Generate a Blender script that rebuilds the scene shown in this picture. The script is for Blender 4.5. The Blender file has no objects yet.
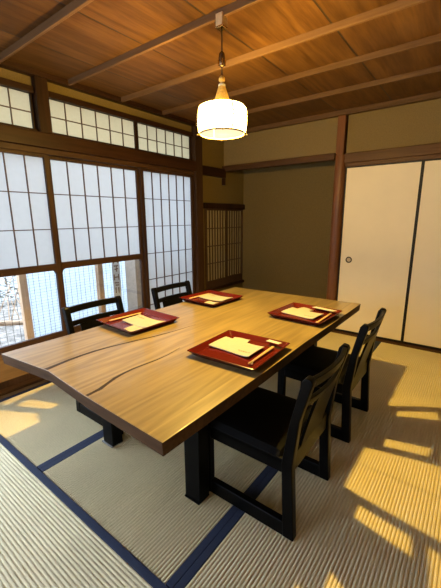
import bpy, bmesh, math, random
from mathutils import Vector, Matrix, Euler
random.seed(7)
S = bpy.context.scene
COL = S.collection
PI = math.pi

# ------------------------------------------------------------------ helpers
class MB:
    """collects verts / faces, then links ONE mesh object"""
    def __init__(s): s.v = []; s.f = []
    def add(s, vs, fs):
        n = len(s.v); s.v += [tuple(v) for v in vs]; s.f += [tuple(i + n for i in f) for f in fs]; return s
    def box(s, x0, x1, y0, y1, z0, z1):
        x0, x1 = min(x0, x1), max(x0, x1); y0, y1 = min(y0, y1), max(y0, y1); z0, z1 = min(z0, z1), max(z0, z1)
        return s.hexa([(x0, y0, z0), (x1, y0, z0), (x1, y1, z0), (x0, y1, z0),
                       (x0, y0, z1), (x1, y0, z1), (x1, y1, z1), (x0, y1, z1)])
    def hexa(s, p):
        return s.add(p, [(3, 2, 1, 0), (4, 5, 6, 7), (0, 1, 5, 4), (1, 2, 6, 5), (2, 3, 7, 6), (3, 0, 4, 7)])
    def prism(s, pts, axis, a, b):
        """polygon pts (2D) extruded along axis from a to b"""
        def P(q, t):
            if axis == 'z': return (q[0], q[1], t)
            if axis == 'y': return (q[0], t, q[1])
            return (t, q[0], q[1])
        n = len(pts)
        vs = [P(q, a) for q in pts] + [P(q, b) for q in pts]
        fs = [tuple(range(n))[::-1], tuple(range(n, 2 * n))]
        fs += [(i, (i + 1) % n, n + (i + 1) % n, n + i) for i in range(n)]
        return s.add(vs, fs)
    def lathe(s, prof, seg=32, c=(0, 0), cap=True):
        n = len(prof); vs = []; fs = []
        for r, z in prof:
            for k in range(seg):
                a = 2 * PI * k / seg
                vs.append((c[0] + r * math.cos(a), c[1] + r * math.sin(a), z))
        for i in range(n - 1):
            for k in range(seg):
                k2 = (k + 1) % seg
                fs.append((i * seg + k, i * seg + k2, (i + 1) * seg + k2, (i + 1) * seg + k))
        if cap:
            fs.append(tuple(range(seg))[::-1]); fs.append(tuple((n - 1) * seg + k for k in range(seg)))
        return s.add(vs, fs)
    def tube(s, pts, r, seg=8):
        pts = [Vector(p) for p in pts]; n = len(pts); vs = []; fs = []
        rr = r if isinstance(r, (list, tuple)) else [r] * n
        for i, p in enumerate(pts):
            d = (pts[min(i + 1, n - 1)] - pts[max(i - 1, 0)]).normalized()
            u = d.orthogonal().normalized(); w = d.cross(u)
            if i and (u.dot(pu) < 0.9):
                u = (pu - d * pu.dot(d)).normalized(); w = d.cross(u)
            pu = u
            for k in range(seg):
                a = 2 * PI * k / seg
                vs.append(p + rr[i] * (math.cos(a) * u + math.sin(a) * w))
        for i in range(n - 1):
            for k in range(seg):
                k2 = (k + 1) % seg
                fs.append((i * seg + k, i * seg + k2, (i + 1) * seg + k2, (i + 1) * seg + k))
        fs.append(tuple(range(seg))[::-1]); fs.append(tuple((n - 1) * seg + k for k in range(seg)))
        return s.add(vs, fs)
    def grid(s, fn, nu, nv, close=False):
        vs = [fn(i / nu, j / nv) for i in range(nu + 1) for j in range(nv + 1)]
        fs = [(i * (nv + 1) + j, (i + 1) * (nv + 1) + j, (i + 1) * (nv + 1) + j + 1, i * (nv + 1) + j + 1)
              for i in range(nu) for j in range(nv)]
        return s.add(vs, fs)
    def build(s, name, mat, parent=None, bevel=0, seg=2, smooth=False, solid=0, loc=None, recalc=True):
        me = bpy.data.meshes.new(name); me.from_pydata(s.v, [], s.f); me.update()
        if recalc:
            bm = bmesh.new(); bm.from_mesh(me); bmesh.ops.recalc_face_normals(bm, faces=bm.faces); bm.to_mesh(me); bm.free()
        o = bpy.data.objects.new(name, me); COL.objects.link(o)
        if mat: me.materials.append(mat)
        if parent: o.parent = parent
        if loc: o.location = loc
        if smooth:
            for p in me.polygons: p.use_smooth = True
        if solid:
            m = o.modifiers.new('solid', 'SOLIDIFY'); m.thickness = solid; m.offset = 0
        if bevel:
            m = o.modifiers.new('bevel', 'BEVEL'); m.width = bevel; m.segments = seg; m.limit_method = 'ANGLE'; m.angle_limit = math.radians(40)
            if not smooth:
                for p in me.polygons: p.use_smooth = True
                w = o.modifiers.new('wn', 'WEIGHTED_NORMAL'); w.keep_sharp = True
        return o

def tag(o, label=None, cat=None, group=None, kind=None):
    if label: o['label'] = label
    if cat: o['category'] = cat
    if group: o['group'] = group
    if kind: o['kind'] = kind
    return o
def empty(name, loc=(0, 0, 0), rz=0):
    o = bpy.data.objects.new(name, None); COL.objects.link(o)
    o.location = loc; o.rotation_euler = (0, 0, rz); o.empty_display_size = .05
    return o
def thing(name, label, cat, loc=(0, 0, 0), rz=0, group=None):
    return tag(empty(name, loc, rz), label, cat, group)
def copy_tree(o, parent=None):
    c = o.copy(); COL.objects.link(c)
    if parent: c.parent = parent
    for ch in list(o.children): copy_tree(ch, c)
    return c
def structure(o): o['kind'] = 'structure'; return o

# ------------------------------------------------------------------ materials
def new_mat(name):
    m = bpy.data.materials.new(name); m.use_nodes = True
    nt = m.node_tree
    return m, nt, nt.nodes['Principled BSDF'], nt.nodes['Material Output']
def L(nt, a, b): nt.links.new(a, b)
def rgba(c): return (c[0], c[1], c[2], 1)
def set_spec(b, v): b.inputs['Specular IOR Level'].default_value = v

def plain(name, col, rough=.5, spec=.5, var=.0, scale=30, bump=0, metal=0):
    m, nt, b, out = new_mat(name)
    b.inputs['Base Color'].default_value = rgba(col); b.inputs['Roughness'].default_value = rough
    b.inputs['Metallic'].default_value = metal; set_spec(b, spec)
    if var or bump:
        tc = nt.nodes.new('ShaderNodeTexCoord'); n = nt.nodes.new('ShaderNodeTexNoise')
        n.inputs['Scale'].default_value = scale; n.inputs['Detail'].default_value = 5
        L(nt, tc.outputs['Object'], n.inputs['Vector'])
        if var:
            r = nt.nodes.new('ShaderNodeValToRGB')
            r.color_ramp.elements[0].position = .3; r.color_ramp.elements[1].position = .7
            r.color_ramp.elements[0].color = rgba([c * (1 - var) for c in col]); r.color_ramp.elements[1].color = rgba([min(1, c * (1 + var)) for c in col])
            L(nt, n.outputs['Fac'], r.inputs['Fac']); L(nt, r.outputs['Color'], b.inputs['Base Color'])
        if bump:
            bp = nt.nodes.new('ShaderNodeBump'); bp.inputs['Strength'].default_value = bump; bp.inputs['Distance'].default_value = .004
            L(nt, n.outputs['Fac'], bp.inputs['Height']); L(nt, bp.outputs['Normal'], b.inputs['Normal'])
    return m

def wood(name, dark, light, axis='y', freq=14, rough=.5, dist=3, stretch=.08, spec=.12, fleck=.15, plank=None, figure=1.0, pvar=(.82, 1.15), band=.22):
    """grain running along axis; plank=(axis index, width, offset) gives each board its own figure"""
    m, nt, b, out = new_mat(name)
    tc = nt.nodes.new('ShaderNodeTexCoord'); mp = nt.nodes.new('ShaderNodeMapping')
    sc = {'x': (stretch, 1, 1), 'y': (1, stretch, 1), 'z': (1, 1, stretch)}[axis]
    mp.inputs['Scale'].default_value = sc
    vec = tc.outputs['Object']
    pl = None
    if plank:
        sep = nt.nodes.new('ShaderNodeSeparateXYZ'); L(nt, vec, sep.inputs[0])
        a = nt.nodes.new('ShaderNodeMath'); a.operation = 'SUBTRACT'; a.inputs[1].default_value = plank[2]; L(nt, sep.outputs[plank[0]], a.inputs[0])
        d = nt.nodes.new('ShaderNodeMath'); d.operation = 'DIVIDE'; d.inputs[1].default_value = plank[1]; L(nt, a.outputs[0], d.inputs[0])
        fl = nt.nodes.new('ShaderNodeMath'); fl.operation = 'FLOOR'; L(nt, d.outputs[0], fl.inputs[0])
        pid = fl.outputs[0]
        if len(plank) > 3:      # second cut across the boards
            a2 = nt.nodes.new('ShaderNodeMath'); a2.operation = 'SUBTRACT'; a2.inputs[1].default_value = plank[5]; L(nt, sep.outputs[plank[3]], a2.inputs[0])
            d2 = nt.nodes.new('ShaderNodeMath'); d2.operation = 'DIVIDE'; d2.inputs[1].default_value = plank[4]; L(nt, a2.outputs[0], d2.inputs[0])
            f2 = nt.nodes.new('ShaderNodeMath'); f2.operation = 'FLOOR'; L(nt, d2.outputs[0], f2.inputs[0])
            mm = nt.nodes.new('ShaderNodeMath'); mm.operation = 'MULTIPLY_ADD'; mm.inputs[1].default_value = 17.0
            L(nt, f2.outputs[0], mm.inputs[0]); L(nt, pid, mm.inputs[2]); pid = mm.outputs[0]
        wn = nt.nodes.new('ShaderNodeTexWhiteNoise'); wn.noise_dimensions = '1D'; L(nt, pid, wn.inputs['W'])
        sc2 = nt.nodes.new('ShaderNodeVectorMath'); sc2.operation = 'SCALE'; sc2.inputs['Scale'].default_value = 9.0
        L(nt, wn.outputs['Color'], sc2.inputs[0])
        ad = nt.nodes.new('ShaderNodeVectorMath'); ad.operation = 'ADD'; L(nt, vec, ad.inputs[0]); L(nt, sc2.outputs[0], ad.inputs[1])
        vec = ad.outputs[0]; pl = wn.outputs['Value']
    L(nt, vec, mp.inputs['Vector'])
    n0 = nt.nodes.new('ShaderNodeTexNoise'); n0.inputs['Scale'].default_value = 2.2 * figure; n0.inputs['Detail'].default_value = 2
    L(nt, mp.outputs['Vector'], n0.inputs['Vector'])
    mul = nt.nodes.new('ShaderNodeMath'); mul.operation = 'MULTIPLY'; mul.inputs[1].default_value = freq * dist
    L(nt, n0.outputs['Fac'], mul.inputs[0])
    sn = nt.nodes.new('ShaderNodeMath'); sn.operation = 'SINE'; L(nt, mul.outputs[0], sn.inputs[0])
    n1 = nt.nodes.new('ShaderNodeTexNoise'); n1.inputs['Scale'].default_value = 60; n1.inputs['Detail'].default_value = 4
    L(nt, mp.outputs['Vector'], n1.inputs['Vector'])
    mix = nt.nodes.new('ShaderNodeMath'); mix.operation = 'MULTIPLY_ADD'; mix.inputs[1].default_value = band; L(nt, sn.outputs[0], mix.inputs[0])
    L(nt, n1.outputs['Fac'], mix.inputs[2])
    r = nt.nodes.new('ShaderNodeValToRGB'); r.color_ramp.elements[0].position = .22; r.color_ramp.elements[1].position = .78
    r.color_ramp.elements[0].color = rgba(dark); r.color_ramp.elements[1].color = rgba(light)
    L(nt, mix.outputs[0], r.inputs['Fac'])
    colr = r.outputs['Color']
    if pl is not None:
        mr = nt.nodes.new('ShaderNodeMapRange'); mr.inputs['To Min'].default_value = pvar[0]; mr.inputs['To Max'].default_value = pvar[1]; L(nt, pl, mr.inputs['Value'])
        vm = nt.nodes.new('ShaderNodeVectorMath'); vm.operation = 'SCALE'; L(nt, colr, vm.inputs[0]); L(nt, mr.outputs['Result'], vm.inputs['Scale'])
        colr = vm.outputs[0]
    L(nt, colr, b.inputs['Base Color'])
    b.inputs['Roughness'].default_value = rough; set_spec(b, spec)
    bp = nt.nodes.new('ShaderNodeBump'); bp.inputs['Strength'].default_value = fleck; bp.inputs['Distance'].default_value = .002
    L(nt, mix.outputs[0], bp.inputs['Height']); L(nt, bp.outputs['Normal'], b.inputs['Normal'])
    return m

def paper(name, col, trans=.75, fibre=.06, scale=25, diffuse=None):
    """translucent washi"""
    m, nt, b, out = new_mat(name); nt.nodes.remove(b)
    tc = nt.nodes.new('ShaderNodeTexCoord'); n = nt.nodes.new('ShaderNodeTexNoise'); n.inputs['Scale'].default_value = scale; n.inputs['Detail'].default_value = 6
    L(nt, tc.outputs['Object'], n.inputs['Vector'])
    r = nt.nodes.new('ShaderNodeValToRGB'); r.color_ramp.elements[0].color = rgba([c * (1 - fibre) for c in col]); r.color_ramp.elements[1].color = rgba(col)
    r.color_ramp.elements[0].position = .35; r.color_ramp.elements[1].position = .6
    L(nt, n.outputs['Fac'], r.inputs['Fac'])
    t = nt.nodes.new('ShaderNodeBsdfTranslucent'); d = nt.nodes.new('ShaderNodeBsdfDiffuse'); mx = nt.nodes.new('ShaderNodeMixShader')
    L(nt, r.outputs['Color'], t.inputs['Color'])
    if diffuse: d.inputs['Color'].default_value = rgba(diffuse)
    else: L(nt, r.outputs['Color'], d.inputs['Color'])
    mx.inputs['Fac'].default_value = trans
    L(nt, d.outputs[0], mx.inputs[1]); L(nt, t.outputs[0], mx.inputs[2]); L(nt, mx.outputs[0], out.inputs['Surface'])
    return m

def glass(name):
    m, nt, b, out = new_mat(name); nt.nodes.remove(b)
    t = nt.nodes.new('ShaderNodeBsdfTransparent'); g = nt.nodes.new('ShaderNodeBsdfGlossy'); g.inputs['Roughness'].default_value = .02
    t.inputs['Color'].default_value = (.95, .97, .97, 1)
    f = nt.nodes.new('ShaderNodeFresnel'); f.inputs['IOR'].default_value = 1.45
    mx = nt.nodes.new('ShaderNodeMixShader'); L(nt, f.outputs[0], mx.inputs['Fac']); L(nt, t.outputs[0], mx.inputs[1]); L(nt, g.outputs[0], mx.inputs[2])
    L(nt, mx.outputs[0], out.inputs['Surface']); return m

def shade_paper(name, col, strength, clear, glow):
    """lit lamp paper: lets part of the bulb's light straight through, scatters the rest and glows"""
    m, nt, b, out = new_mat(name); nt.nodes.remove(b)
    t = nt.nodes.new('ShaderNodeBsdfTransparent'); d = nt.nodes.new('ShaderNodeBsdfTranslucent'); d.inputs['Color'].default_value = (glow, glow * .97, glow * .85, 1)
    e = nt.nodes.new('ShaderNodeEmission'); e.inputs['Color'].default_value = rgba(col); e.inputs['Strength'].default_value = strength
    a = nt.nodes.new('ShaderNodeAddShader'); L(nt, d.outputs[0], a.inputs[0]); L(nt, e.outputs[0], a.inputs[1])
    mx = nt.nodes.new('ShaderNodeMixShader'); mx.inputs['Fac'].default_value = 1 - clear
    L(nt, t.outputs[0], mx.inputs[1]); L(nt, a.outputs[0], mx.inputs[2]); L(nt, mx.outputs[0], out.inputs['Surface']); return m

M = {}
M['black'] = plain('black_lacquered_wood', (.0022, .0021, .0021), .32, .06)
M['leather'] = plain('black_leather', (.003, .0028, .0027), .6, .07, bump=.25, scale=220)
M['ceiling'] = wood('cedar_ceiling_boards', (.064, .026, .006), (.120, .054, .014), 'y', 20, .5, 3.2, .09, .15, .08, band=.17, plank=(0, .49, -2.25, 1, .48, 1.09), figure=1.15, pvar=(.8, 1.12))
M['batten'] = wood('ceiling_batten_wood', (.075, .038, .016), (.135, .072, .032), 'x', 10, .45, 2, .05)
M['post'] = wood('dark_post_wood', (.013, .0055, .0028), (.030, .0128, .006), 'z', 10, .4, 2, .06)
M['redpost'] = wood('reddish_post_wood', (.075, .029, .012), (.15, .060, .024), 'z', 10, .35, 2, .06)
M['beam'] = wood('brown_beam_wood_lengthwise', (.015, .0058, .0027), (.033, .0128, .0057), 'y', 10, .45, 2, .06)
M['beamx'] = wood('brown_lintel_wood', (.046, .021, .0085), (.094, .044, .0175), 'x', 10, .45, 2, .06)
M['frame'] = wood('sash_frame_wood', (.022, .0105, .0055), (.048, .023, .0115), 'z', 8, .5, 2, .06)
M['framey'] = wood('sash_rail_wood', (.022, .0105, .0055), (.048, .023, .0115), 'y', 8, .5, 2, .06)
M['lattice'] = plain('lattice_bar_wood', (.075, .042, .026), .6, .3, .15, 40)
M['darklattice'] = plain('dark_lattice_wood', (.045, .021, .012), .55, .35, .15, 40)
M['board'] = wood('low_board_wood', (.11, .060, .022), (.20, .115, .045), 'y', 12, .45, 2.6, .09)
M['oak'] = wood('oak_slab', (.180, .124, .050), (.295, .213, .092), 'y', 26, .33, 3.4, .07, .5, .05, band=.17, figure=1.7, plank=(0, .345, -1.405 + 1.2, ), pvar=(.93, 1.06))
M['oakedge'] = wood('oak_slab_edge', (.027, .0135, .006), (.064, .032, .0135), 'x', 8, .75, 2, .1, spec=.12)
M['crack'] = plain('dark_crack_and_seam_shadow', (.025, .013, .007), .5, .3)  # table cracks, and the shade painted along the ceiling seams
M['redlacquer'] = plain('red_lacquer', (.085, .007, .005), .16, .55, .06, 8)
M['darklacquer'] = plain('dark_red_lacquer', (.060, .008, .006), .2, .55)
M['napkin'] = plain('cream_paper', (.37, .352, .315), .8, .2, .03, 60, .1)
M['sleeve'] = plain('white_paper', (.45, .43, .385), .75, .2)
M['stick'] = wood('pale_chopstick_wood', (.58, .40, .20), (.72, .53, .30), 'y', 6, .5, 2, .05)
M['ink'] = plain('brown_ink', (.20, .12, .06), .7, .2)
M['ceramic'] = plain('glazed_ceramic', (.42, .36, .27), .15, .5, .1, 30)
M['fusuma'] = plain('fusuma_paper', (.70, .60, .42), .75, .25, .02, 5, .03)
M['fusumaframe'] = plain('black_lacquer_edge', (.008, .006, .005), .5, .2)
M['iron'] = plain('dark_iron', (.05, .04, .03), .4, .5, metal=.7)
M['steel'] = plain('brushed_steel', (.22, .21, .20), .35, .5, metal=1)
M['brass'] = plain('brass', (.75, .52, .20), .25, .5, metal=1)
M['plaster'] = plain('sand_plaster', (.158, .112, .048), .95, .1, .12, 140, .35)
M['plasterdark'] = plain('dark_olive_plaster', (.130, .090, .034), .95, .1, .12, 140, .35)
M['heri'] = plain('navy_cloth_border', (.026, .034, .062), .8, .2, .15, 300)
M['shoji'] = paper('shoji_paper', (.445, .45, .44), .80, .03, diffuse=(.62, .62, .60))
M['transom'] = paper('transom_paper', (.52, .485, .375), .70, .05, 60, diffuse=(.5, .46, .34))
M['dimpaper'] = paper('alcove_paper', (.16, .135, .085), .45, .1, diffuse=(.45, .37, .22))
M['glass'] = glass('window_glass')
M['shade'] = shade_paper('lamp_shade_paper', (1, .90, .66), 1.0, .34, .18)
M['diffuser'] = shade_paper('lamp_diffuser_paper', (1, .90, .66), 1.2, .80, .01)
M['straw'] = plain('woven_straw', (.56, .36, .10), .7, .3, .25, 120, .4)
M['bamboo'] = plain('bamboo_strip', (.30, .20, .075), .45, .4)
M['cord'] = plain('dark_cord', (.03, .018, .010), .7, .2)
M['blindslat'] = paper('pale_reed', (.64, .68, .71), .82, .08, 80)
M['thread'] = plain('blind_thread', (.05, .045, .04), .8, .2)
M['outpost'] = wood('weathered_post', (.40, .26, .16), (.52, .36, .23), 'z', 8, .7, 2, .06)
M['gravel'] = plain('garden_gravel', (.20, .175, .15), .95, .1, .5, 9, .6)
M['deck'] = wood('veranda_boards', (.30, .18, .09), (.46, .29, .15), 'y', 8, .6, 2, .06)
M['clay'] = plain('garden_wall_render', (.34, .29, .24), .95, .1, .1, 20)
M['tile'] = plain('eave_boards', (.16, .10, .06), .8, .2, .1, 20)
M['leaf'] = plain('shrub_leaf', (.13, .125, .09), .7, .3, .3, 20)

def tatami_mat(name, base):
    m, nt, b, out = new_mat(name)
    tc = nt.nodes.new('ShaderNodeTexCoord'); mp = nt.nodes.new('ShaderNodeMapping'); mp.inputs['Scale'].default_value = (1, 5, 1)
    L(nt, tc.outputs['Object'], mp.inputs['Vector'])
    n = nt.nodes.new('ShaderNodeTexNoise'); n.inputs['Scale'].default_value = 70; n.inputs['Detail'].default_value = 3
    L(nt, mp.outputs['Vector'], n.inputs['Vector'])
    n2 = nt.nodes.new('ShaderNodeTexNoise'); n2.inputs['Scale'].default_value = 2.5; L(nt, tc.outputs['Object'], n2.inputs['Vector'])
    a = nt.nodes.new('ShaderNodeMath'); a.operation = 'MULTIPLY_ADD'; a.inputs[1].default_value = .5; L(nt, n2.outputs['Fac'], a.inputs[0]); 
    h = nt.nodes.new('ShaderNodeMath'); h.operation = 'MULTIPLY'; h.inputs[1].default_value = .5; L(nt, n.outputs['Fac'], h.inputs[0]); L(nt, h.outputs[0], a.inputs[2])
    r = nt.nodes.new('ShaderNodeValToRGB'); r.color_ramp.elements[0].position = .3; r.color_ramp.elements[1].position = .7
    r.color_ramp.elements[0].color = rgba([c * .84 for c in base]); r.color_ramp.elements[1].color = rgba([min(1, c * 1.12) for c in base])
    L(nt, a.outputs[0], r.inputs['Fac']); L(nt, r.outputs['Color'], b.inputs['Base Color'])
    b.inputs['Roughness'].default_value = .62; set_spec(b, .3)
    return m
M['tatami'] = tatami_mat('woven_rush', (.67, .58, .36))

# ------------------------------------------------------------------ key dimensions (metres); camera stands at x=y=0
XW = -2.70            # window wall plane
YB = 3.644            # sliding door wall
YA = 4.09             # alcove back wall
ZC = 2.27             # ceiling
XR, YF = 1.75, -1.35  # unseen right wall and front wall

# ------------------------------------------------------------------ shell
structure(MB().box(XW - .1, XR + .1, YF - .1, YA + .1, -.12, -.04).build('floor', M['deck']))
# ceiling: lapped boards (grain along y) + battens
cb = MB()
x = -2.25 - .49
while x < XR:
    cb.box(x + .006, x + .484, YF, YA, ZC, ZC + .014)
    x += .49
ceil = structure(cb.build('ceiling', M['ceiling']))
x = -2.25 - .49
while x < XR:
    MB().box(x - .007, x + .007, YF, YA, ZC + .0008, ZC + .012).build('seam_shadow', M['crack'], ceil); x += .49  # dark strips stand in for shadow lines at the board joints
MB().box(XW - .05, XR + .05, YF, YA, ZC + .03, ZC + .06).build('backing_board', M['post'], ceil)
for y in (-1.31, -.83, -.35, .13, .61, 1.09, 1.57, 2.05, 2.53, 3.02):
    MB().hexa([(-2.62, y - .0095, ZC - .036), (XR, y - .0095, ZC - .036), (XR, y + .0095, ZC - .036), (-2.62, y + .0095, ZC - .036),
               (-2.62, y - .0125, ZC + .004), (XR, y - .0125, ZC + .004), (XR, y + .0125, ZC + .004), (-2.62, y + .0125, ZC + .004)]).build('batten', M['batten'], ceil, .003)
structure(MB().box(XW, -2.615, YF, YB, 2.235, ZC + .01).build('trim_1', M['beam'], None, .003))          # ceiling moulding, window side
structure(MB().box(-2.615, XR, YB - .055, YB, 2.225, ZC + .01).build('trim_2', M['batten'], None, .003)) # ceiling moulding, back

# window wall: solid pieces
structure(MB().box(XW - .05, XW + .01, YF, -.55, 0, 2.27).build('wall_left', M['plaster']))  # unseen bay beyond it left open, added to let daylight in
w = MB().box(XW - .05, XW + .02, -.45, 3.02, 2.165, 2.24)       # thin plaster strip over the transoms
structure(w.build('wall_left_upper', M['plasterdark']))
w = MB()
w.box(XW - .06, XW + .005, 3.13, YA + .06, 1.43, 2.30)           # above alcove lattice window
w.box(XW - .06, XW + .005, 3.13, 3.235, 0, 1.43)
w.box(XW - .06, XW + .005, 3.235, YA + .06, 0, .36)
structure(w.build('wall_left_alcove', M['plasterdark']))
# long beam (nageshi) with the grooved head rail under it
structure(MB().box(XW - .03, -2.625, -.45, 3.03, 1.762, 1.868).build('trim_3', M['beam'], None, .006))
structure(MB().box(XW - .05, -2.652, -.45, 3.03, 1.722, 1.762).build('trim_4', M['framey'], None, .003))
structure(MB().box(XW - .03, -2.668, -.45, 3.03, 1.868, 1.89).build('trim_5', M['beam'], None, .003))
structure(MB().box(XW - .03, -2.662, -.45, 3.03, 2.128, 2.172).build('trim_6', M['beam'], None, .004))
structure(MB().box(XW + .004, -2.652, 3.13, 3.625, 1.742, 1.848).build('trim_7', M['beam'], None, .005))   # beam carried on past the post
structure(MB().box(-2.692, -2.657, 3.585, 3.62, 1.655, 1.742).build('trim_8', M['post'], None, .003))    # small hanging stub
# posts on window side
structure(MB().box(XW - .03, -2.632, 1.318, 1.41, 1.868, 2.245).build('trim_9', M['post'], None, .005))
structure(MB().box(XW - .06, -2.625, 3.015, 3.135, 0, 2.245).build('trim_10', M['frame'], None, .006))
# threshold along windows
structure(MB().box(XW - .05, -2.60, -.45, 3.015, -.04, .022).build('trim_11', M['framey'], None, .004))
structure(MB().box(-2.60, -2.555, -.45, 3.2, -.04, .004).build('trim_12', M['board']))

# back wall
structure(MB().box(-1.17, XR, YB, YB + .06, 1.86, 2.30).build('wall_back', M['plaster']))
structure(MB().box(XW, -1.27, YB - .01, YB + .05, 1.88, 2.30).build('wall_back_alcove_head', M['plaster']))
structure(MB().box(XW - .05, -1.17, YA, YA + .06, 0, 2.30).build('wall_back_alcove', M['plasterdark']))
structure(MB().box(-1.215, -1.17, YB + .09, YA, 0, 2.30).build('wall_right_alcove', M['plasterdark']))
structure(MB().box(XW, -1.27, YB - .045, YB + .055, 1.822, 1.886).build('trim_13', M['beamx'], None, .005))  # alcove lintel
# natural alcove post: slightly rounded trunk
pp = []
for k in range(20):
    a = 2 * PI * k / 20; cx, cy = math.cos(a), math.sin(a)
    r = .057 / max(abs(cx), abs(cy)) ** .55
    pp.append((-1.214 + r * .92 * cx, YB - .005 + r * cy))
structure(MB().prism(pp, 'z', 0, 1.86).build('trim_14', M['redpost'], None, .004, smooth=False))
structure(MB().box(-1.262, -1.184, YB - .04, YB + .05, 1.84, 2.245).build('trim_21', M['redpost'], None, .004))
structure(MB().box(-1.17, XR, YB - .045, YB + .05, 1.778, 1.868).build('trim_15', M['beamx'], None, .005))   # upper head beam
structure(MB().box(-1.17, XR, YB - .028, YB + .05, 1.742, 1.778).build('trim_16', M['beamx'], None, .003))
structure(MB().box(-1.17, XR, YB - .06, YB + .06, -.04, .012).build('trim_17', M['beamx'], None, .002))      # threshold of the sliding doors
structure(MB().box(XW, -1.17, YB - .05, YA, -.04, .11).build('trim_18', M['beamx'], None, .006))             # raised alcove floor
structure(MB().box(-1.20, XR + .05, YB + .09, YB + .14, -.04, 2.30).build('wall_back_leak_stop', M['plasterdark']))  # unseen backing, added to stop daylight leaking round the doors
# unseen walls closing the room, made cream to bounce warm fill light
structure(MB().box(XR, XR + .08, YF, YB + .06, 0, 2.30).build('wall_right', M['fusuma']))
w = MB()            # front wall, unseen; opening added at its window side end to let daylight in
w.box(-1.05, XR + .08, YF - .08, YF, 0, 2.30); w.box(-2.15, -1.05, YF - .08, YF, 1.75, 2.30); w.box(XW - .05, -2.15, YF - .08, YF, 0, 2.30)
structure(w.build('wall_front', M['fusuma']))

# ------------------------------------------------------------------ shoji windows
def frame_bars(mb, y0, y1, z0, z1, st, rt, rb, dx0, dx1):
    mb.box(dx0, dx1, y0, y0 + st, z0, z1); mb.box(dx0, dx1, y1 - st, y1, z0, z1)
    mb.box(dx0, dx1, y0 + st, y1 - st, z1 - rt, z1); mb.box(dx0, dx1, y0 + st, y1 - st, z0, z0 + rb)
def shoji(n, y0, y1, full, xo=0.0):
    """one sliding paper screen; full=False has a glass pane and board below"""
    root = structure(empty('window_%d' % n, (XW + xo, (y0 + y1) / 2, .022)))
    h = 1.722 - .022; w = (y1 - y0) / 2; st = .035
    fr = MB(); frame_bars(fr, -w, w, 0, h, st, .024, .05, -.014, .016)
    rows = [1.44, 1.17] if not full else [1.44, 1.17, .895, .625, .355]
    zb = .900 - .022
    if not full:
        fr.build('sash_frame', M['frame'], root, .002)
        rl = MB().box(-.013, .017, -w + st, w - st, .848 - .022, zb)
        # rounded upper corners of the glass opening
        R = .035
        for sgn in (-1, 1):
            yy = sgn * (w - st); zt = .848 - .022
            pts = [(yy, zt)]
            for k in range(7):
                a = PI / 2 * k / 6
                pts.append((yy - sgn * R * (1 - math.sin(a)), zt - R * (1 - math.cos(a))))
            rl.prism(pts, 'x', -.013, .017)
        rl.build('middle_rail', M['framey'], root)
        MB().box(-.013, .017, -w + st, w - st, .285 - .022, .335 - .022).build('lower_rail', M['framey'], root, .002)
        MB().box(-.003, .006, -w + st, w - st, .05, .285 - .022).build('low_board', M['board'], root)
        MB().box(-.002, .001, -w + st, w - st, .335 - .022, .848 - .022).build('glass_pane', M['glass'], root)
        pz0 = zb
    else:
        fr.build('sash_frame', M['frame'], root, .002)
        MB().box(-.003, .006, -w + st, w - st, .05, .24).build('low_board', M['board'], root)
        pz0 = .24
    la = MB(); b = .0032
    for z in rows: la.box(-.005, .009, -w + st, w - st, z - .022 - b, z - .022 + b)
    for k in range(1, 6):
        yy = -w + st + (2 * w - 2 * st) * k / 6
        la.box(-.005, .008, yy - b, yy + b, pz0, h - .024)
    la.build('lattice', M['lattice'], root)
    MB().add([(-.006, -w + st, pz0), (-.006, w - st, pz0), (-.006, w - st, h - .024), (-.006, -w + st, h - .024)], [(0, 1, 2, 3)]).build('paper', M['shoji'], root, solid=.0006)
    return root
shoji(1, .49, 1.372, False, .018)
shoji(2, 1.368, 2.268, False, -.018)
shoji(3, 2.254, 3.015, True, .018)

def transom(n, y0, y1, z0, z1):
    root = structure(empty('window_%d' % n, (XW, (y0 + y1) / 2, z0)))
    h = z1 - z0; w = (y1 - y0) / 2; st = .018
    fr = MB(); frame_bars(fr, -w, w, 0, h, st, .012, .012, -.012, .014); fr.build('sash_frame', M['post'], root, .002)
    la = MB(); b = .003
    la.box(-.004, .008, -w + st, w - st, h / 2 - b, h / 2 + b)
    for k in range(1, 6):
        yy = -w + st + (2 * w - 2 * st) * k / 6
        la.box(-.004, .007, yy - b, yy + b, .012, h - .012)
    la.build('lattice', M['lattice'], root)
    MB().add([(-.006, -w + st, .012), (-.006, w - st, .012), (-.006, w - st, h - .012), (-.006, -w + st, h - .012)], [(0, 1, 2, 3)]).build('paper', M['transom'], root, solid=.0006)
transom(5, 1.41, 2.25, 1.868, 2.14)
transom(6, 2.25, 3.015, 1.868, 2.14)
transom(7, .45, 1.318, 1.868, 2.14)
transom(8, -.45, .45, 1.868, 2.14)
structure(MB().box(XW - .05, XW + .02, -1.25, -.45, 1.722, 2.27).build('wall_left_near', M['plaster']))
# alcove lattice window: two sashes of close vertical bars
def alcove_sash(n, y0, y1, xo):
    root = structure(empty('window_%d' % n, (XW + xo, (y0 + y1) / 2, .36)))
    h = 1.36 - .36; w = (y1 - y0) / 2; st = .03
    fr = MB(); frame_bars(fr, -w, w, 0, h, st, .02, .10, -.012, .012); fr.build('sash_frame', M['darklattice'], root, .002)
    la = MB()
    for k in range(1, 4):
        zz = .10 + (h - .12) * k / 4; la.box(-.005, .006, -w + st, w - st, zz - .006, zz + .006)
    for k in range(1, 7):
        yy = -w + st + (2 * w - 2 * st) * k / 7; la.box(-.005, .008, yy - .0055, yy + .0055, .10, h - .02)
    la.build('lattice', M['darklattice'], root)
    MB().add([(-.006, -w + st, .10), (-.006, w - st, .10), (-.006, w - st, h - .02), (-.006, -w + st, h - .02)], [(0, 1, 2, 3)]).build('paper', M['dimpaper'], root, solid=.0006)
alcove_sash(9, 3.232, 3.68, .012)
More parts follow.
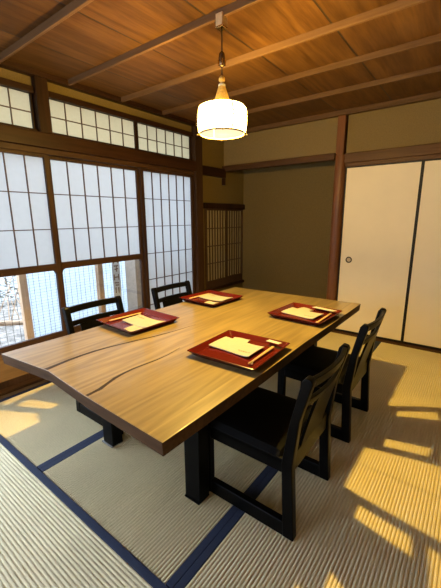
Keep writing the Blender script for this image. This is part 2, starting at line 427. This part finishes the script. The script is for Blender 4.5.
alcove_sash(10, 3.64, 4.09, -.012)
structure(MB().box(XW - .04, XW + .035, 3.215, YA, 1.36, 1.43).build('trim_19', M['post'], None, .004))
structure(MB().box(XW - .04, XW + .035, 3.215, YA, .325, .36).build('trim_20', M['post'], None, .004))

# ------------------------------------------------------------------ sliding paper doors
def fusuma(n, x0, x1, yo, pull):
    root = structure(empty('door_%d' % n, ((x0 + x1) / 2, YB + yo, .012)))
    w = (x1 - x0) / 2; h = 1.73
    MB().box(-w + .012, w - .012, -.012, .012, .018, h - .012).build('panel', M['fusuma'], root)
    fr = MB(); fr.box(-w, -w + .013, -.016, .016, 0, h); fr.box(w - .013, w, -.016, .016, 0, h)
    fr.box(-w + .013, w - .013, -.016, .016, h - .013, h); fr.box(-w + .013, w - .013, -.016, .016, 0, .022)
    fr.build('frame', M['fusumaframe'], root, .002)
    px = pull - (x0 + x1) / 2
    def ring(mb, r, t, y):
        vs = []; fs = []; n_ = 24; m_ = 8
        for i in range(n_):
            a = 2 * PI * i / n_
            for j in range(m_):
                bb = 2 * PI * j / m_; rr = r + t * math.cos(bb)
                vs.append((px + rr * math.cos(a), y + t * math.sin(bb), .798 + rr * math.sin(a)))
        for i in range(n_):
            for j in range(m_):
                fs.append((i * m_ + j, ((i + 1) % n_) * m_ + j, ((i + 1) % n_) * m_ + (j + 1) % m_, i * m_ + (j + 1) % m_))
        mb.add(vs, fs)
    mb = MB(); ring(mb, .027, .006, -.014); pu = mb.build('door_pull', M['iron'], root, smooth=True)
    d = MB(); d.prism([(px + .026 * math.cos(2 * PI * k / 24), .798 + .026 * math.sin(2 * PI * k / 24)) for k in range(24)], 'y', -.0135, -.0125)
    d.build('pull_dish', plain('pull_dish_%d' % n, (.42, .33, .20), .4, .5), pu)
fusuma(1, -1.158, -.478, .002, -1.06)
fusuma(2, -.478, .232, -.0 + .002, .10)
fusuma(3, .232, .99, .002, .85)
fusuma(4, .99, XR, .002, 1.1)

# ------------------------------------------------------------------ tatami mats
def tatami(x0, x1, y0, y1, along, heri_a, heri_b, label, relief=.58):
    """ribs run along the given axis; heri_a/heri_b: cloth border on the low / high long side"""
    root = thing('tatami_mat', label, 'tatami mat', ((x0 + x1) / 2, (y0 + y1) / 2, -.04), 0, 'tatami mats of the floor')
    g = .0008; hw = (x1 - x0) / 2 - g; hl = (y1 - y0) / 2 - .0018
    if along == 'x': a, bb = hl, hw
    else: a, bb = hw, hl
    he = .03
    u0 = -a + (he if heri_a else 0); u1 = a - (he if heri_b else 0)
    n = max(1, round((u1 - u0) / .0140)); p = (u1 - u0) / n
    prof = []
    for i in range(n):
        for t, z in ((.0, .0310), (.06, .0322), (.12, .0362), (.20, .0386), (.33, .0398), (.5, .0401), (.67, .0398), (.80, .0386), (.88, .0362), (.94, .0322)):
            prof.append((u0 + (i + t) * p, z))
    prof.append((u1, .0310))
    prof = [(u, .0401 - (.0401 - z) * relief) for u, z in prof]
    mb = MB()
    vs = []; fs = []
    def P(u, v, z): return (v, u, z) if along == 'x' else (u, v, z)
    for u, z in prof: vs += [P(u, -bb, z), P(u, bb, z)]
    for i in range(len(prof) - 1): fs.append((2 * i, 2 * i + 1, 2 * i + 3, 2 * i + 2))
    mb.add(vs, fs)
    o = mb.build('rush_cover', M['tatami'], root, recalc=False)
    bm = bmesh.new(); bm.from_mesh(o.data); bm.normal_update()
    if sum(f.normal.z for f in bm.faces) < 0: bmesh.ops.reverse_faces(bm, faces=bm.faces)
    bm.to_mesh(o.data); bm.free()
    for pz in o.data.polygons: pz.use_smooth = True
    if along == 'x': MB().box(-bb, bb, -a, a, 0, .029).build('mat_core', M['tatami'], root)
    else: MB().box(-a, a, -bb, bb, 0, .029).build('mat_core', M['tatami'], root)
    for s, on_ in ((-1, heri_a), (1, heri_b)):
        if on_:
            e0, e1 = sorted((s * a, s * (a - he)))
            q = MB()
            if along == 'x': q.box(-bb, bb, e0, e1, .002, .0412)
            else: q.box(e0, e1, -bb, bb, .002, .0412)
            q.build('cloth_border', M['heri'], root, .0015)
xB, xC, yA, yS = -1.640, -.688, .615, 1.632
tatami(-2.60, -.69, -.335, yA, 'x', True, True, 'tatami mat in the near left corner, its ribs running left to right')
tatami(-2.555, xB, yA, yA + 1.91, 'y', True, True, 'tatami mat under the two window side chairs, along the low wooden board', 1.0)
tatami(xB, xC, yA, yA + 1.91, 'y', True, True, 'tatami mat straight under the table, between two navy borders', 1.0)
tatami(xC, .268, yS - 1.91, yS, 'y', True, True, 'lamp lit tatami mat in the near right corner, under the nearest chair')
tatami(xC, .268, yS, yS + 1.91 + .04, 'y', True, True, 'tatami mat in front of the white sliding doors')
tatami(.268, 1.223, yS - 1.91, yS, 'y', True, True, 'tatami mat along the right wall, towards the viewer')
tatami(.268, 1.223, yS, yS + 1.95, 'y', True, True, 'tatami mat along the right wall, towards the sliding doors')
tatami(-2.555, xB, yA + 1.91, YB - .05, 'y', True, True, 'short tatami mat in the far left corner by the alcove window')
tatami(xB, xC, yA + 1.91, YB - .05, 'y', True, True, 'short tatami mat between the far table end and the alcove')

# ------------------------------------------------------------------ dining table (slab on black legs)
T = .62; TH = .052
TX, TY = -1.2, 1.56
tb = thing('dining_table', 'long pale oak live-edge slab table with dark cracks and black square legs', 'table', (TX, TY, 0))
outline = [(-.558, -.995), (-.47, -.985), (-.33, -.968), (-.185, -.952), (-.05, -.962), (.12, -.974), (.32, -.981), (.552, -.988),
           (.556, -.75), (.560, -.4), (.556, 0), (.562, .4), (.564, .75), (.566, 1.0),
           (.30, .992), (0, .985), (-.30, .975), (-.551, .968),
           (-.556, .6), (-.548, .2), (-.557, -.2), (-.550, -.6), (-.559, -.93)]
n = len(outline)
mb = MB()
vs = [(x, y, T) for x, y in outline] + [(x * .992, y * .995, T - TH) for x, y in outline]
mb.add(vs, [tuple(range(n)), tuple(range(n, 2 * n))[::-1]] + [(i, (i + 1) % n, n + (i + 1) % n, n + i) for i in range(n)])
top = mb.build('tabletop', M['oak'], tb, .003)
bo = M['oak'].node_tree.nodes['Principled BSDF']; bo.inputs['Coat Weight'].default_value = .6; bo.inputs['Coat Roughness'].default_value = .14
top.data.materials.append(M['oakedge'])
for p in top.data.polygons:
    if abs(p.normal.z) < .6: p.material_index = 1
# the bark edges show dark along both long and short sides
def ribbon(name, pts, wds, lab=None):
    v = []; f = []
    for i, (px, py) in enumerate(pts):
        a = Vector(pts[max(i - 1, 0)]); c = Vector(pts[min(i + 1, len(pts) - 1)]); d = (c - a).normalized(); nn = Vector((-d.y, d.x))
        v += [(px - TX + nn.x * wds[i], py - TY + nn.y * wds[i], 0), (px - TX - nn.x * wds[i], py - TY - nn.y * wds[i], 0)]
    for i in range(len(pts) - 1): f.append((2 * i, 2 * i + 1, 2 * i + 3, 2 * i + 2))
    o = MB().add([(a, b_, T + .0004) for a, b_, _ in v] + [(a, b_, T - .006) for a, b_, _ in v],
                 f + [tuple(i + len(v) for i in q)[::-1] for q in f] +
                 [(2 * i, 2 * i + 2, 2 * i + 2 + len(v), 2 * i + len(v)) for i in range(len(pts) - 1)] +
                 [(2 * i + 1, 2 * i + 3, 2 * i + 3 + len(v), 2 * i + 1 + len(v)) for i in range(len(pts) - 1)]).build(name, M['crack'], tb)
    if lab: o['label'] = lab
ribbon('crack', [(-1.408, .609), (-1.415, .67), (-1.422, .724), (-1.424, .79), (-1.421, .854), (-1.408, .93), (-1.392, 1.0), (-1.372, 1.07), (-1.345, 1.16), (-1.325, 1.26), (-1.31, 1.36), (-1.30, 1.46)],
       [.012, .010, .009, .008, .009, .007, .0065, .006, .005, .004, .0025, .001], 'long dark crack nearer the windows')
ribbon('crack', [(-1.066, .590), (-1.068, .62), (-1.07, .65), (-1.088, .70), (-1.10, .738), (-1.108, .79), (-1.11, .84), (-1.105, .9), (-1.098, .96), (-1.10, 1.04), (-1.115, 1.13)],
       [.008, .007, .009, .007, .008, .006, .005, .004, .003, .002, .001], 'shorter dark crack at the near end')
# legs + end frames
LX0, LX1 = .275, .362
for (ly0, ly1) in ((.941, 1.008), (2.202, 2.268)):
    for s in (-1, 1):
        x0, x1 = (LX0, LX1) if s > 0 else (-LX1 , -LX0)
        lg = MB().box(x0, x1, ly0 - TY, ly1 - TY, .004, T - TH).build('leg', M['black'], tb, .003)
        MB().box(x0 - .012 if s < 0 else x0, x1 if s < 0 else x1 + .0, ly0 - TY - .006, ly1 - TY, .001, .008).build('foot_plate', M['steel'] if s < 0 else M['black'], lg, .001)
    MB().box(-LX0, LX0, ly0 - TY + .008, ly1 - TY - .008, T - TH - .05, T - TH).build('cross_bar', M['black'], tb, .003)

# ------------------------------------------------------------------ chairs
def make_chair():
    r = thing('dining_chair', '', 'chair')
    y0, y1 = .178, .213
    # local: +x is the back of the chair, floor at 0
    for s in (-1, 1):
        ya, yb = (y0, y1) if s > 0 else (-y1, -y0)
        fl = MB().box(-.236, -.192, ya, yb, 0, .335).build('leg', M['black'], r, .004)
        # rear leg running up into the leaning back post
        side = [(.176, 0), (.224, 0), (.205, .33), (.226, .53), (.268, .690), (.262, .704), (.240, .708), (.226, .690), (.184, .50), (.160, .33)]
        MB().prism(side, 'y', ya, yb).build('back_post', M['black'], r, .005)
        MB().box(-.192, .178, ya + .002, yb - .002, 0, .066).build('runner', M['black'], r, .004)
        MB().box(-.192, .166, ya + .003, yb - .003, .288, .345).build('side_rail', M['black'], r, .003)
    MB().box(-.232, -.198, -y0, y0, .285, .345).build('front_rail', M['black'], r, .003)
    MB().box(.166, .196, -y0, y0, .280, .362).build('rear_rail', M['black'], r, .004)
    # padded seat
    def seat(u, v):
        xx = -.240 + u * .405; yy = (v - .5) * .420
        e = (1 - (2 * u - 1) ** 8) * (1 - (2 * v - 1) ** 8)
        return (xx, yy, .348 + .028 * e ** .5 + .006 * (1 - (2 * u - 1) ** 2) * (1 - (2 * v - 1) ** 2))
    sb = MB().grid(seat, 20, 20)
    sb.box(-.240, .165, -.210, .210, .330, .349)
    sb.build('seat', M['leather'], r, smooth=False)
    # curved rails: bow towards the rear in the middle
    def rail(z0, z1, x_at, bow, th, y_h):
        m = MB(); N = 14; v = []; f = []
        for i in range(N + 1):
            t = i / N; y = (2 * t - 1) * y_h; bx = bow * (1 - (2 * t - 1) ** 2)
            for (dz, x) in ((z0, x_at(z0)), (z1, x_at(z1))):
                v += [(x + bx - th / 2, y, dz), (x + bx + th / 2, y, dz)]
        for i in range(N):
            k = 4 * i; f += [(k, k + 4, k + 6, k + 2), (k + 1, k + 3, k + 7, k + 5), (k, k + 1, k + 5, k + 4), (k + 2, k + 6, k + 7, k + 3)]
        f += [(0, 2, 3, 1), (4 * N, 4 * N + 1, 4 * N + 3, 4 * N + 2)]
        return m.add(v, f)
    xat = lambda z: .186 + max(0, z - .33) ** 1.25 * .235
    rail(.660, .700, xat, .022, .02, y0 + .002).build('top_rail', M['black'], r, .004)
    rail(.580, .610, xat, .020, .018, y0 + .002).build('middle_rail', M['black'], r, .004)
    sp = MB(); N = 10; v = []; f = []
    for i in range(N + 1):
        z = .34 + (.585 - .34) * i / N; bx = xat(z) + .018 * (i / N) 
        for yy in (-.112, .112):
            v += [(bx - .006, yy, z), (bx + .006, yy, z)]
    for i in range(N):
        k = 4 * i; f += [(k, k + 4, k + 6, k + 2), (k + 1, k + 3, k + 7, k + 5), (k, k + 1, k + 5, k + 4), (k + 2, k + 6, k + 7, k + 3)]
    f += [(0, 2, 3, 1), (4 * N, 4 * N + 1, 4 * N + 3, 4 * N + 2)]
    sp.add(v, f).build('splat', M['black'], r, .002)
    return r
chair = make_chair()
spots = [(-.652, 1.236, 0, 'black wooden chair nearest the viewer, in front of the nearest red tray'),
         (-.656, 1.972, 0, 'black wooden chair right of the table, nearer the white sliding doors'),
         (-1.765, 1.233, PI, 'black wooden chair on the window side, its back against the clear glass pane'),
         (-1.768, 1.968, PI, 'black wooden chair on the window side, its back against the all-paper screen')]
for i, (x, y, a, lab) in enumerate(spots):
    c = chair if i == 0 else copy_tree(chair)
    c.location = (x, y, .0012); c.rotation_euler = (0, 0, a); c['label'] = lab; c['group'] = 'black dining chairs around the table'

# ------------------------------------------------------------------ trays and place settings
def make_tray():
    r = thing('tray', '', 'tray')
    def ringp(h, z, rc):
        pts = []
        for cx, cy, a0 in ((1, 1, 0), (-1, 1, PI / 2), (-1, -1, PI), (1, -1, 3 * PI / 2)):
            for k in range(4):
                a = a0 + PI / 2 * k / 3
                pts.append((cx * (h - rc) + rc * math.cos(a), cy * (h - rc) + rc * math.sin(a), z))
        return pts
    def stack(levels):
        m = MB(); v = []; f = []
        for lv in levels: v += ringp(*lv)
        for i in range(len(levels) - 1):
            for k in range(16):
                k2 = (k + 1) % 16; f.append((i * 16 + k, i * 16 + k2, (i + 1) * 16 + k2, (i + 1) * 16 + k))
        return m.add(v, f), len(levels)
    m, nl = stack([(.155, .0, .012), (.180, .026, .012), (.182, .0275, .012), (.179, .0285, .012)])
    m.f.append(tuple(range(16))[::-1])
    m.build('tray_body', M['darklacquer'], r)
    m, nl = stack([(.179, .0285, .012), (.175, .0275, .012), (.152, .0065, .010), (.150, .006, .010)])
    m.f.append(tuple(48 + k for k in range(16)))
    o = m.build('tray_inside', M['redlacquer'], r); o['label'] = 'glossy red inside of the tray'
    return r
tray0 = make_tray()
def make_napkin(name, w, h, curl, letters):
    r = thing(name, '', 'paper napkin')
    def top(u, v):
        return ((u - .5) * w, (v - .5) * h + .006 * math.sin(u * 5), .0045 + curl * (2 * abs(u - .5)) ** 3 + .002 * math.sin(v * 3))
    def bot(u, v):
        a = top(u, v); return (a[0], a[1], a[2] - .0042)
    m = MB(); m.grid(top, 14, 6); m.grid(bot, 14, 6)
    k = 15 * 7
    ed = [i * 7 for i in range(15)] ; e2 = [i * 7 + 6 for i in range(15)]
    for e in (ed, e2):
        for i in range(14): m.f.append((e[i], e[i + 1], e[i + 1] + k, e[i] + k))
    for e in (list(range(7)), [14 * 7 + j for j in range(7)]):
        for i in range(6): m.f.append((e[i], e[i + 1], e[i + 1] + k, e[i] + k))
    m.build('folded_sheet', M['napkin'], r, smooth=False)
    if letters:
        q = MB()
        x = w * .14
        for s in letters:      # a line of brushed handwriting
            pts = []
            for k in range(7):
                t = k / 6
                u = (x + t * s[0]) / w + .5; vv = .5 + (-h * .24 + s[1] * math.sin(t * s[2])) / h
                a = top(u, vv); pts.append((a[0], a[1], a[2] + .0006))
            q.tube(pts, .0009, 5); x += s[0] + .004
        o = q.build('handwriting', M['ink'], r); o['label'] = 'small brown handwritten lettering'
    return r
big = make_napkin('paper_napkin', .235, .145, .006, [(.012, .006, 6), (.008, .004, 9), (.010, .005, 7), (.014, .003, 11), (.008, .006, 4)])
small = make_napkin('folded_paper', .088, .085, .002, None)
def make_sticks(L_):
    r = thing('chopsticks', '', 'chopsticks')
    for s in (-1, 1):
        MB().tube([(s * .0022, -L_ / 2, .004), (s * .0030, 0, .0045), (s * .0036, L_ / 2, .005)], [.0022, .0030, .0036], 8).build('stick', M['stick'], r, smooth=True)
    return r
sticks = make_sticks(.235)
def make_sleeve():
    m = MB(); 
    m.prism([(-.5, -.4), (-.42, .5), (.5, .42), (.42, -.5)], 'z', 0, 1)
    return m
slv = {}
def sleeve(w, d, key):
    m = MB(); m.prism([(-w / 2, -d * .42), (-w * .44, d / 2), (w / 2, d * .40), (w * .42, -d / 2)], 'z', 0, .0022)
    return m.build('chopstick_sleeve', M['sleeve'], None, .0006)
def make_rest():
    m = MB(); m.lathe([(.0, .0), (.008, .0), (.0105, .002), (.011, .005), (.0095, .0085), (.005, .0075), (.0, .007)], 20, cap=False)
    return m.build('chopstick_rest', M['ceramic'], None, smooth=True)
rest0 = make_rest()
TZ = T + .0012
trays = [ # centre, rotation of tray, side word, then items
 dict(c=(-.842, 1.258), r=2.0, flip=0, nm='nearest red tray by the right chairs', card=(-.032, .022, -2, 1), sec=(-.062, .100, 12), ch=(.120, -.004, 0), slv=(.108, .146, .078, .030, -4)),
 dict(c=(-.838, 2.016), r=-3.0, flip=0, nm='red tray closest to the white sliding doors', card=(-.02, .0, -3, 1), sec=(-.052, .10, -14), ch=(.136, -.012, 3), slv=(.070, .140, .165, .040, -5)),
 dict(c=(-1.603, 1.272), r=-3.5, flip=1, nm='red tray before the clear glass pane', card=(-.035, -.012, 4, 1), sec=(-.098, .100, 6), ch=(.132, .0, 1), slv=None),
 dict(c=(-1.605, 1.996), r=-3.0, flip=1, nm='red tray nearest the alcove lattice window', card=(-.008, -.040, 3, 1), sec=(-.085, .105, 8), ch=(.128, .0, 2), slv=None),
]
firsts = dict(tray=tray0, big=big, small=small, sticks=sticks, rest=rest0); used = {}
def take(key):
    o = firsts[key]
    if key not in used: used[key] = 1; return o
    return copy_tree(o)
for d in trays:
    a0 = math.radians(d['r']) + (PI if d['flip'] else 0)
    R = Matrix.Rotation(a0, 3, 'Z'); cx, cy = d['c']
    def put(o, u, v, z, deg):
        p = R @ Vector((u, v, 0)); o.location = (cx + p.x, cy + p.y, z); o.rotation_euler = (0, 0, a0 + math.radians(deg))
    o = take('tray'); put(o, 0, 0, TZ, 0)
    sz = 1.0; o['label'] = 'square lacquer tray, the ' + d['nm']; o['group'] = 'red trays on the table'
    fl = TZ + .0062
    o = take('big'); put(o, d['card'][0], d['card'][1], fl + .0030, d['card'][2]); o['label'] = 'large cream napkin with handwriting in the ' + d['nm']; o['group'] = 'paper napkins in the trays'
    o = take('small'); put(o, d['sec'][0], d['sec'][1], fl, d['sec'][2]); o['label'] = 'small folded cream paper in the ' + d['nm']; o['category'] = 'folded paper'; o['group'] = 'small folded papers in the trays'
    o = take('rest'); put(o, d['ch'][0], d['ch'][1] - .100, fl, 0); tag(o, 'small round chopstick rest in the ' + d['nm'], 'chopstick rest', 'chopstick rests in the trays')
    o = take('sticks'); put(o, d['ch'][0], d['ch'][1], fl + .0055, d['ch'][2]); o['label'] = 'pale wooden chopsticks in the ' + d['nm']; o['group'] = 'chopsticks in the trays'
    if d['slv']:
        s = d['slv']; o = sleeve(s[2], s[3], 0); put(o, s[0], s[1], TZ + .0275, s[4]); tag(o, 'white paper chopstick sleeve in the ' + d['nm'], 'paper sleeve', 'paper sleeves in the trays')

# ------------------------------------------------------------------ pendant lamp
LX, LY = -1.178, 1.575
lamp = thing('pendant_lamp', 'glowing white paper drum pendant lamp with straw cone hanging over the table', 'lamp', (LX, LY, 1.679))
z = lambda a: a - 1.69
prof = [(.1195, 1.702), (.127, 1.713), (.131, 1.742), (.1325, 1.77), (.1325, 1.80), (.129, 1.822), (.118, 1.836), (.098, 1.843), (.045, 1.846)]
MB().lathe([(r, z(h)) for r, h in prof], 48, cap=False).build('lamp_shade', M['shade'], lamp, smooth=True)
MB().lathe([(.001, z(1.699)), (.06, z(1.6985)), (.1175, z(1.7015))], 48, cap=False).build('diffuser', M['diffuser'], lamp, smooth=True)
def hoop(mb, r, zz, t, seg=40):
    vs = []; fs = []; m_ = 6
    for i in range(seg):
        a = 2 * PI * i / seg
        for j in range(m_):
            b2 = 2 * PI * j / m_; rr = r + t * math.cos(b2); vs.append((rr * math.cos(a), rr * math.sin(a), zz + t * math.sin(b2)))
    for i in range(seg):
        for j in range(m_):
            fs.append((i * m_ + j, ((i + 1) % seg) * m_ + j, ((i + 1) % seg) * m_ + (j + 1) % m_, i * m_ + (j + 1) % m_))
    mb.add(vs, fs)
hb = MB(); hoop(hb, .1215, z(1.7035), .0042); hb.build('bottom_hoop', M['bamboo'], lamp, smooth=True)
for a in (-98, -10, 80, 170):
    st = MB(); aa = math.radians(a + 68)
    pts = [((r + .0022) * math.cos(aa), (r + .0022) * math.sin(aa), z(h)) for r, h in prof]
    st.tube(pts, .0038, 5)
    st.build('bamboo_rib', M['bamboo'], lamp)
bd = MB()
for hz in (1.790, 1.772):
    pts = []
    for k in range(13):
        a = math.radians(-30 + 80 * k / 12); pts.append((.1345 * math.cos(a), .1345 * math.sin(a), z(hz)))
    bd.tube(pts, .0026, 5)
bd.build('binding_strip', M['bamboo'], lamp)
for a in (-142, 38, -52, 128):
    kb = MB(); aa = math.radians(a); cx, cy = .133 * math.cos(aa), .133 * math.sin(aa)
    kb.lathe([(.0, z(1.6935)), (.0042, z(1.6955)), (.0055, z(1.699)), (.0042, z(1.7025)), (.0, z(1.7045))], 10, (cx, cy), cap=False)
    kb.tube([(.120 * math.cos(aa), .120 * math.sin(aa), z(1.7035)), (cx, cy, z(1.70))], .0016, 5)
    kb.build('corner_knob', M['bamboo'], lamp, smooth=True)
# straw cone: ridged bundle
cv = []; cf = []; seg = 40; lev = [(.046, 1.844), (.040, 1.861), (.031, 1.891), (.022, 1.920), (.0165, 1.936), (.015, 1.940)]
for r, h in lev:
    for k in range(seg):
        rr = r * (1 + .07 * (k % 2)); a = 2 * PI * k / seg; cv.append((rr * math.cos(a), rr * math.sin(a), z(h)))
for i in range(len(lev) - 1):
    for k in range(seg): cf.append((i * seg + k, i * seg + (k + 1) % seg, (i + 1) * seg + (k + 1) % seg, (i + 1) * seg + k))
cf.append(tuple(range(seg))[::-1]); cf.append(tuple((len(lev) - 1) * seg + k for k in range(seg)))
cone = MB().add(cv, cf).build('straw_cone', M['straw'], lamp)
MB().lathe([(.0165, z(1.934)), (.019, z(1.936)), (.019, z(1.944)), (.0165, z(1.946))], 24).build('binding_ring', M['sleeve'], cone, smooth=True)
MB().lathe([(.004, z(1.944)), (.009, z(1.951)), (.0165, z(1.963)), (.0155, z(1.975)), (.005, z(1.988))], 24).build('straw_knot', M['straw'], lamp, smooth=True)
MB().tube([(0, 0, z(1.97)), (0.0008, 0, z(2.10)), (0, 0, z(2.200))], .0042, 8).build('cord', M['cord'], lamp, smooth=True)
ad = MB().lathe([(.006, z(2.026)), (.014, z(2.031)), (.0165, z(2.048)), (.017, z(2.068)), (.014, z(2.088)), (.006, z(2.097))], 20).build('cord_adjuster', plain('dark_bronze', (.10, .06, .03), .2, .6, metal=.6), lamp, smooth=True)
pr = MB()
for k in range(4):
    a = PI / 4 + k * PI / 2; pr.tube([(.0165 * math.cos(a), .0165 * math.sin(a), z(2.030)), (.0185 * math.cos(a), .0185 * math.sin(a), z(2.058))], .0035, 6)
pr.build('brass_prong', M['brass'], ad)
rose = MB().box(-.021, .021, -.024, .020, z(2.207), z(2.262)).build('ceiling_rose', M['stick'], lamp, .003)
MB().box(-.022, .022, -.025, .021, z(2.198), z(2.207)).build('brass_plate', M['brass'], rose, .002)

lb = bpy.data.lights.new('bulb', 'POINT'); lb.energy = 265; lb.color = (1, .66, .14); lb.shadow_soft_size = .024
lo = bpy.data.objects.new('bulb', lb); COL.objects.link(lo); lo.parent = lamp; lo.location = (0, 0, z(1.775))

# ------------------------------------------------------------------ outside the windows
structure(MB().box(-9, XW - .06, -4, 9, -.35, -.30).build('ground', M['gravel']))
structure(MB().box(-3.30, XW - .05, -2, 5.5, -.06, -.02).build('veranda', M['deck']))
structure(MB().hexa([(-3.02, -2, 2.26), (XW - .06, -2, 2.32), (XW - .06, 5.5, 2.32), (-3.02, 5.5, 2.26),
                     (-3.02, -2, 2.30), (XW - .06, -2, 2.36), (XW - .06, 5.5, 2.36), (-3.02, 5.5, 2.30)]).build('shade_eave', M['tile']))  # out of view, added to dim the daylight on the transom paper
def out_post(y0, y1, lab):
    p = MB().box(-3.50, -3.44, y0, y1, -.30, .96).build('veranda_post', M['outpost'], None, .004)
    tag(p, lab, 'post', 'posts of the bamboo screen outside')
out_post(1.355, 1.425, 'weathered brown post seen through the left glass pane')
out_post(2.20, 2.265, 'slim brown post seen through the right glass pane behind the chair')
# upright pillar seen at the right edge of second pane
tag(MB().box(-3.42, -3.22, 2.56, 2.80, -.30, .97).build('garden_pillar', M['clay'], None, .006), 'greyish brown pillar outside, right edge of the right glass pane', 'pillar')
# reed screens: back sheet, threads
def screen(y0, y1, lab, xo):
    r = thing('reed_screen', lab, 'reed screen', (xo, (y0 + y1) / 2, -.28), 0, 'reed screens outside the glass')
    w = (y1 - y0) / 2; h = 1.22
    MB().box(-.0015, .0015, -w, w, 0, h).build('reed_sheet', M['blindslat'], r)
    t = MB()
    k = 0; y = -w + .03
    while y < w - .01:
        t.box(.0016, .004, y - .0012, y + .0012, 0, h); y += .045 + .03 * ((k * 7) % 3) / 3; k += 1
    zz = .02
    while zz < h:
        t.box(.0016, .003, -w, w, zz - .0008, zz + .0008); zz += .030
    t.build('binding_thread', M['thread'], r)
    return r
screen(1.43, 2.195, 'pale reed screen seen through both glass panes, between the two outside posts', -3.50)
sc = screen(2.27, 3.3, 'pale reed screen with hanging writing, seen right of the slim outside post', -3.50)
# open mesh left of the post, garden behind
r = thing('wire_mesh_screen', 'open dark mesh screen in the left part of the left glass pane', 'mesh screen', (-3.47, .65, -.28))
t = MB(); y = -.70
while y < .70:
    t.box(-.0012, .0012, y - .0014, y + .0014, 0, 1.22); y += .062
t.build('upright_wire', M['thread'], r)
t = MB(); zz = .03
while zz < 1.2:
    t.box(-.001, .001, -.70, .70, zz - .001, zz + .001); zz += .05
t.build('cross_wire', M['thread'], r)
# slanting rail in the garden
tag(MB().tube([(-4.0, .3, .34), (-3.97, 1.0, .22), (-3.94, 1.75, .08)], .03, 8).build('garden_rail', M['outpost'], None, smooth=True), 'slanting pale wooden rail in the garden behind the mesh', 'rail')
sh = thing('garden_shrub', 'sparse leafy shrub in the garden, behind the mesh in the left glass pane', 'shrub', (-5.3, 1.2, -.30))
rnd = random.Random(3); tw = MB(); lf = MB()
for k in range(46):
    b0 = Vector((rnd.uniform(-.5, .5), rnd.uniform(-1.0, 1.1), 0)); d = Vector((rnd.uniform(-.35, .35), rnd.uniform(-.4, .4), 1)).normalized(); ln = rnd.uniform(.5, 1.15)
    tw.tube([b0, b0 + d * ln * .5 + Vector((0, rnd.uniform(-.04, .04), 0)), b0 + d * ln], [.008, .006, .003], 5)
    for q in range(16):
        p = b0 + d * ln * rnd.uniform(.35, 1.05) + Vector((rnd.uniform(-.1, .1), rnd.uniform(-.12, .12), rnd.uniform(-.05, .05)))
        a = Vector((rnd.uniform(-1, 1), rnd.uniform(-1, 1), rnd.uniform(-.5, .5))).normalized(); b2 = a.orthogonal().normalized(); sz = rnd.uniform(.025, .045)
        lf.add([p, p + a * sz + b2 * sz * .4, p + a * sz * 2, p + a * sz - b2 * sz * .4], [(0, 1, 2, 3)])
tw.build('twigs', M['outpost'], sh); lf.build('foliage', M['leaf'], sh)
# pale garden wall that closes the view
structure(MB().box(-7.2, -7.1, -3, 8, -.30, .9).build('wall_garden', plain('pale_garden_wall', (.42, .42, .41), .9, .1, .15, 6)))
# hanging cloth strip with vertical writing
bn = thing('hanging_banner', 'narrow pale cloth strip with a column of brown brushed characters, outside the right pane', 'banner', (-3.40, 2.415, -.0))
MB().box(-.001, .001, -.055, .055, .30, .94).build('cloth_strip', plain('pale_cloth', (.55, .57, .58), .8, .2), bn)
gl = MB()
def stroke(y0, z0, y1, z1, wd=.007):
    d = Vector((y1 - y0, z1 - z0)); nrm = Vector((-d.y, d.x)).normalized() * wd
    q = [(y0 + nrm.x, z0 + nrm.y), (y1 + nrm.x, z1 + nrm.y), (y1 - nrm.x, z1 - nrm.y), (y0 - nrm.x, z0 - nrm.y)]
    gl.prism(q, 'x', .0012, .0025)
stroke(-.02, .90, .03, .86); stroke(.0, .905, .04, .885)
stroke(-.03, .73, .0, .83); stroke(.0, .83, .035, .73); stroke(-.02, .765, .025, .765); stroke(-.02, .80, .02, .80)
stroke(-.03, .70, .035, .70); stroke(.005, .70, .005, .63); stroke(-.02, .66, .03, .665)
stroke(-.03, .60, -.03, .53); stroke(.03, .60, .03, .53); stroke(-.03, .565, .03, .565)
stroke(-.03, .50, .03, .49); stroke(-.02, .47, .03, .465)
stroke(-.02, .44, -.02, .37); stroke(.02, .44, .02, .37)
gl.build('brushed_writing', plain('brown_brush_ink', (.15, .095, .065), .8, .2), bn)

# ------------------------------------------------------------------ world (hazy daylight)
W = bpy.data.worlds.new('daylight'); S.world = W; W.use_nodes = True
bg = W.node_tree.nodes['Background']; bg.inputs['Color'].default_value = (.76, .905, 1.14, 1); bg.inputs['Strength'].default_value = 8.8

# ------------------------------------------------------------------ camera
p_, y_, r_ = .2228094, -.64976, -.0065545
fwd = Vector((math.sin(y_) * math.cos(p_), math.cos(y_) * math.cos(p_), -math.sin(p_)))
right = Vector((math.cos(y_), -math.sin(y_), 0)); up = right.cross(fwd)
r2 = math.cos(r_) * right + math.sin(r_) * up; u2 = -math.sin(r_) * right + math.cos(r_) * up
cam = bpy.data.cameras.new('camera'); co = bpy.data.objects.new('camera', cam); COL.objects.link(co)
co.matrix_world = Matrix(((r2.x, u2.x, -fwd.x, 0), (r2.y, u2.y, -fwd.y, 0), (r2.z, u2.z, -fwd.z, 1.25), (0, 0, 0, 1)))
cam.sensor_fit = 'HORIZONTAL'; cam.sensor_width = 36; cam.lens = 336.16 / 441 * 36; cam.clip_start = .02
S.camera = co

S.view_settings.view_transform = 'Standard'; S.view_settings.look = 'None'; S.view_settings.gamma = 1
S.view_settings.use_curve_mapping = False; S.view_settings.exposure = 0
try:
    S.cycles.use_denoising = True; S.cycles.denoiser = 'OPENIMAGEDENOISE'
    S.cycles.max_bounces = 10; S.cycles.diffuse_bounces = 5; S.cycles.transparent_max_bounces = 16; S.cycles.transmission_bounces = 6
    S.cycles.caustics_reflective = False; S.cycles.caustics_refractive = False; S.cycles.sample_clamp_indirect = 4
except Exception as e: print(e)
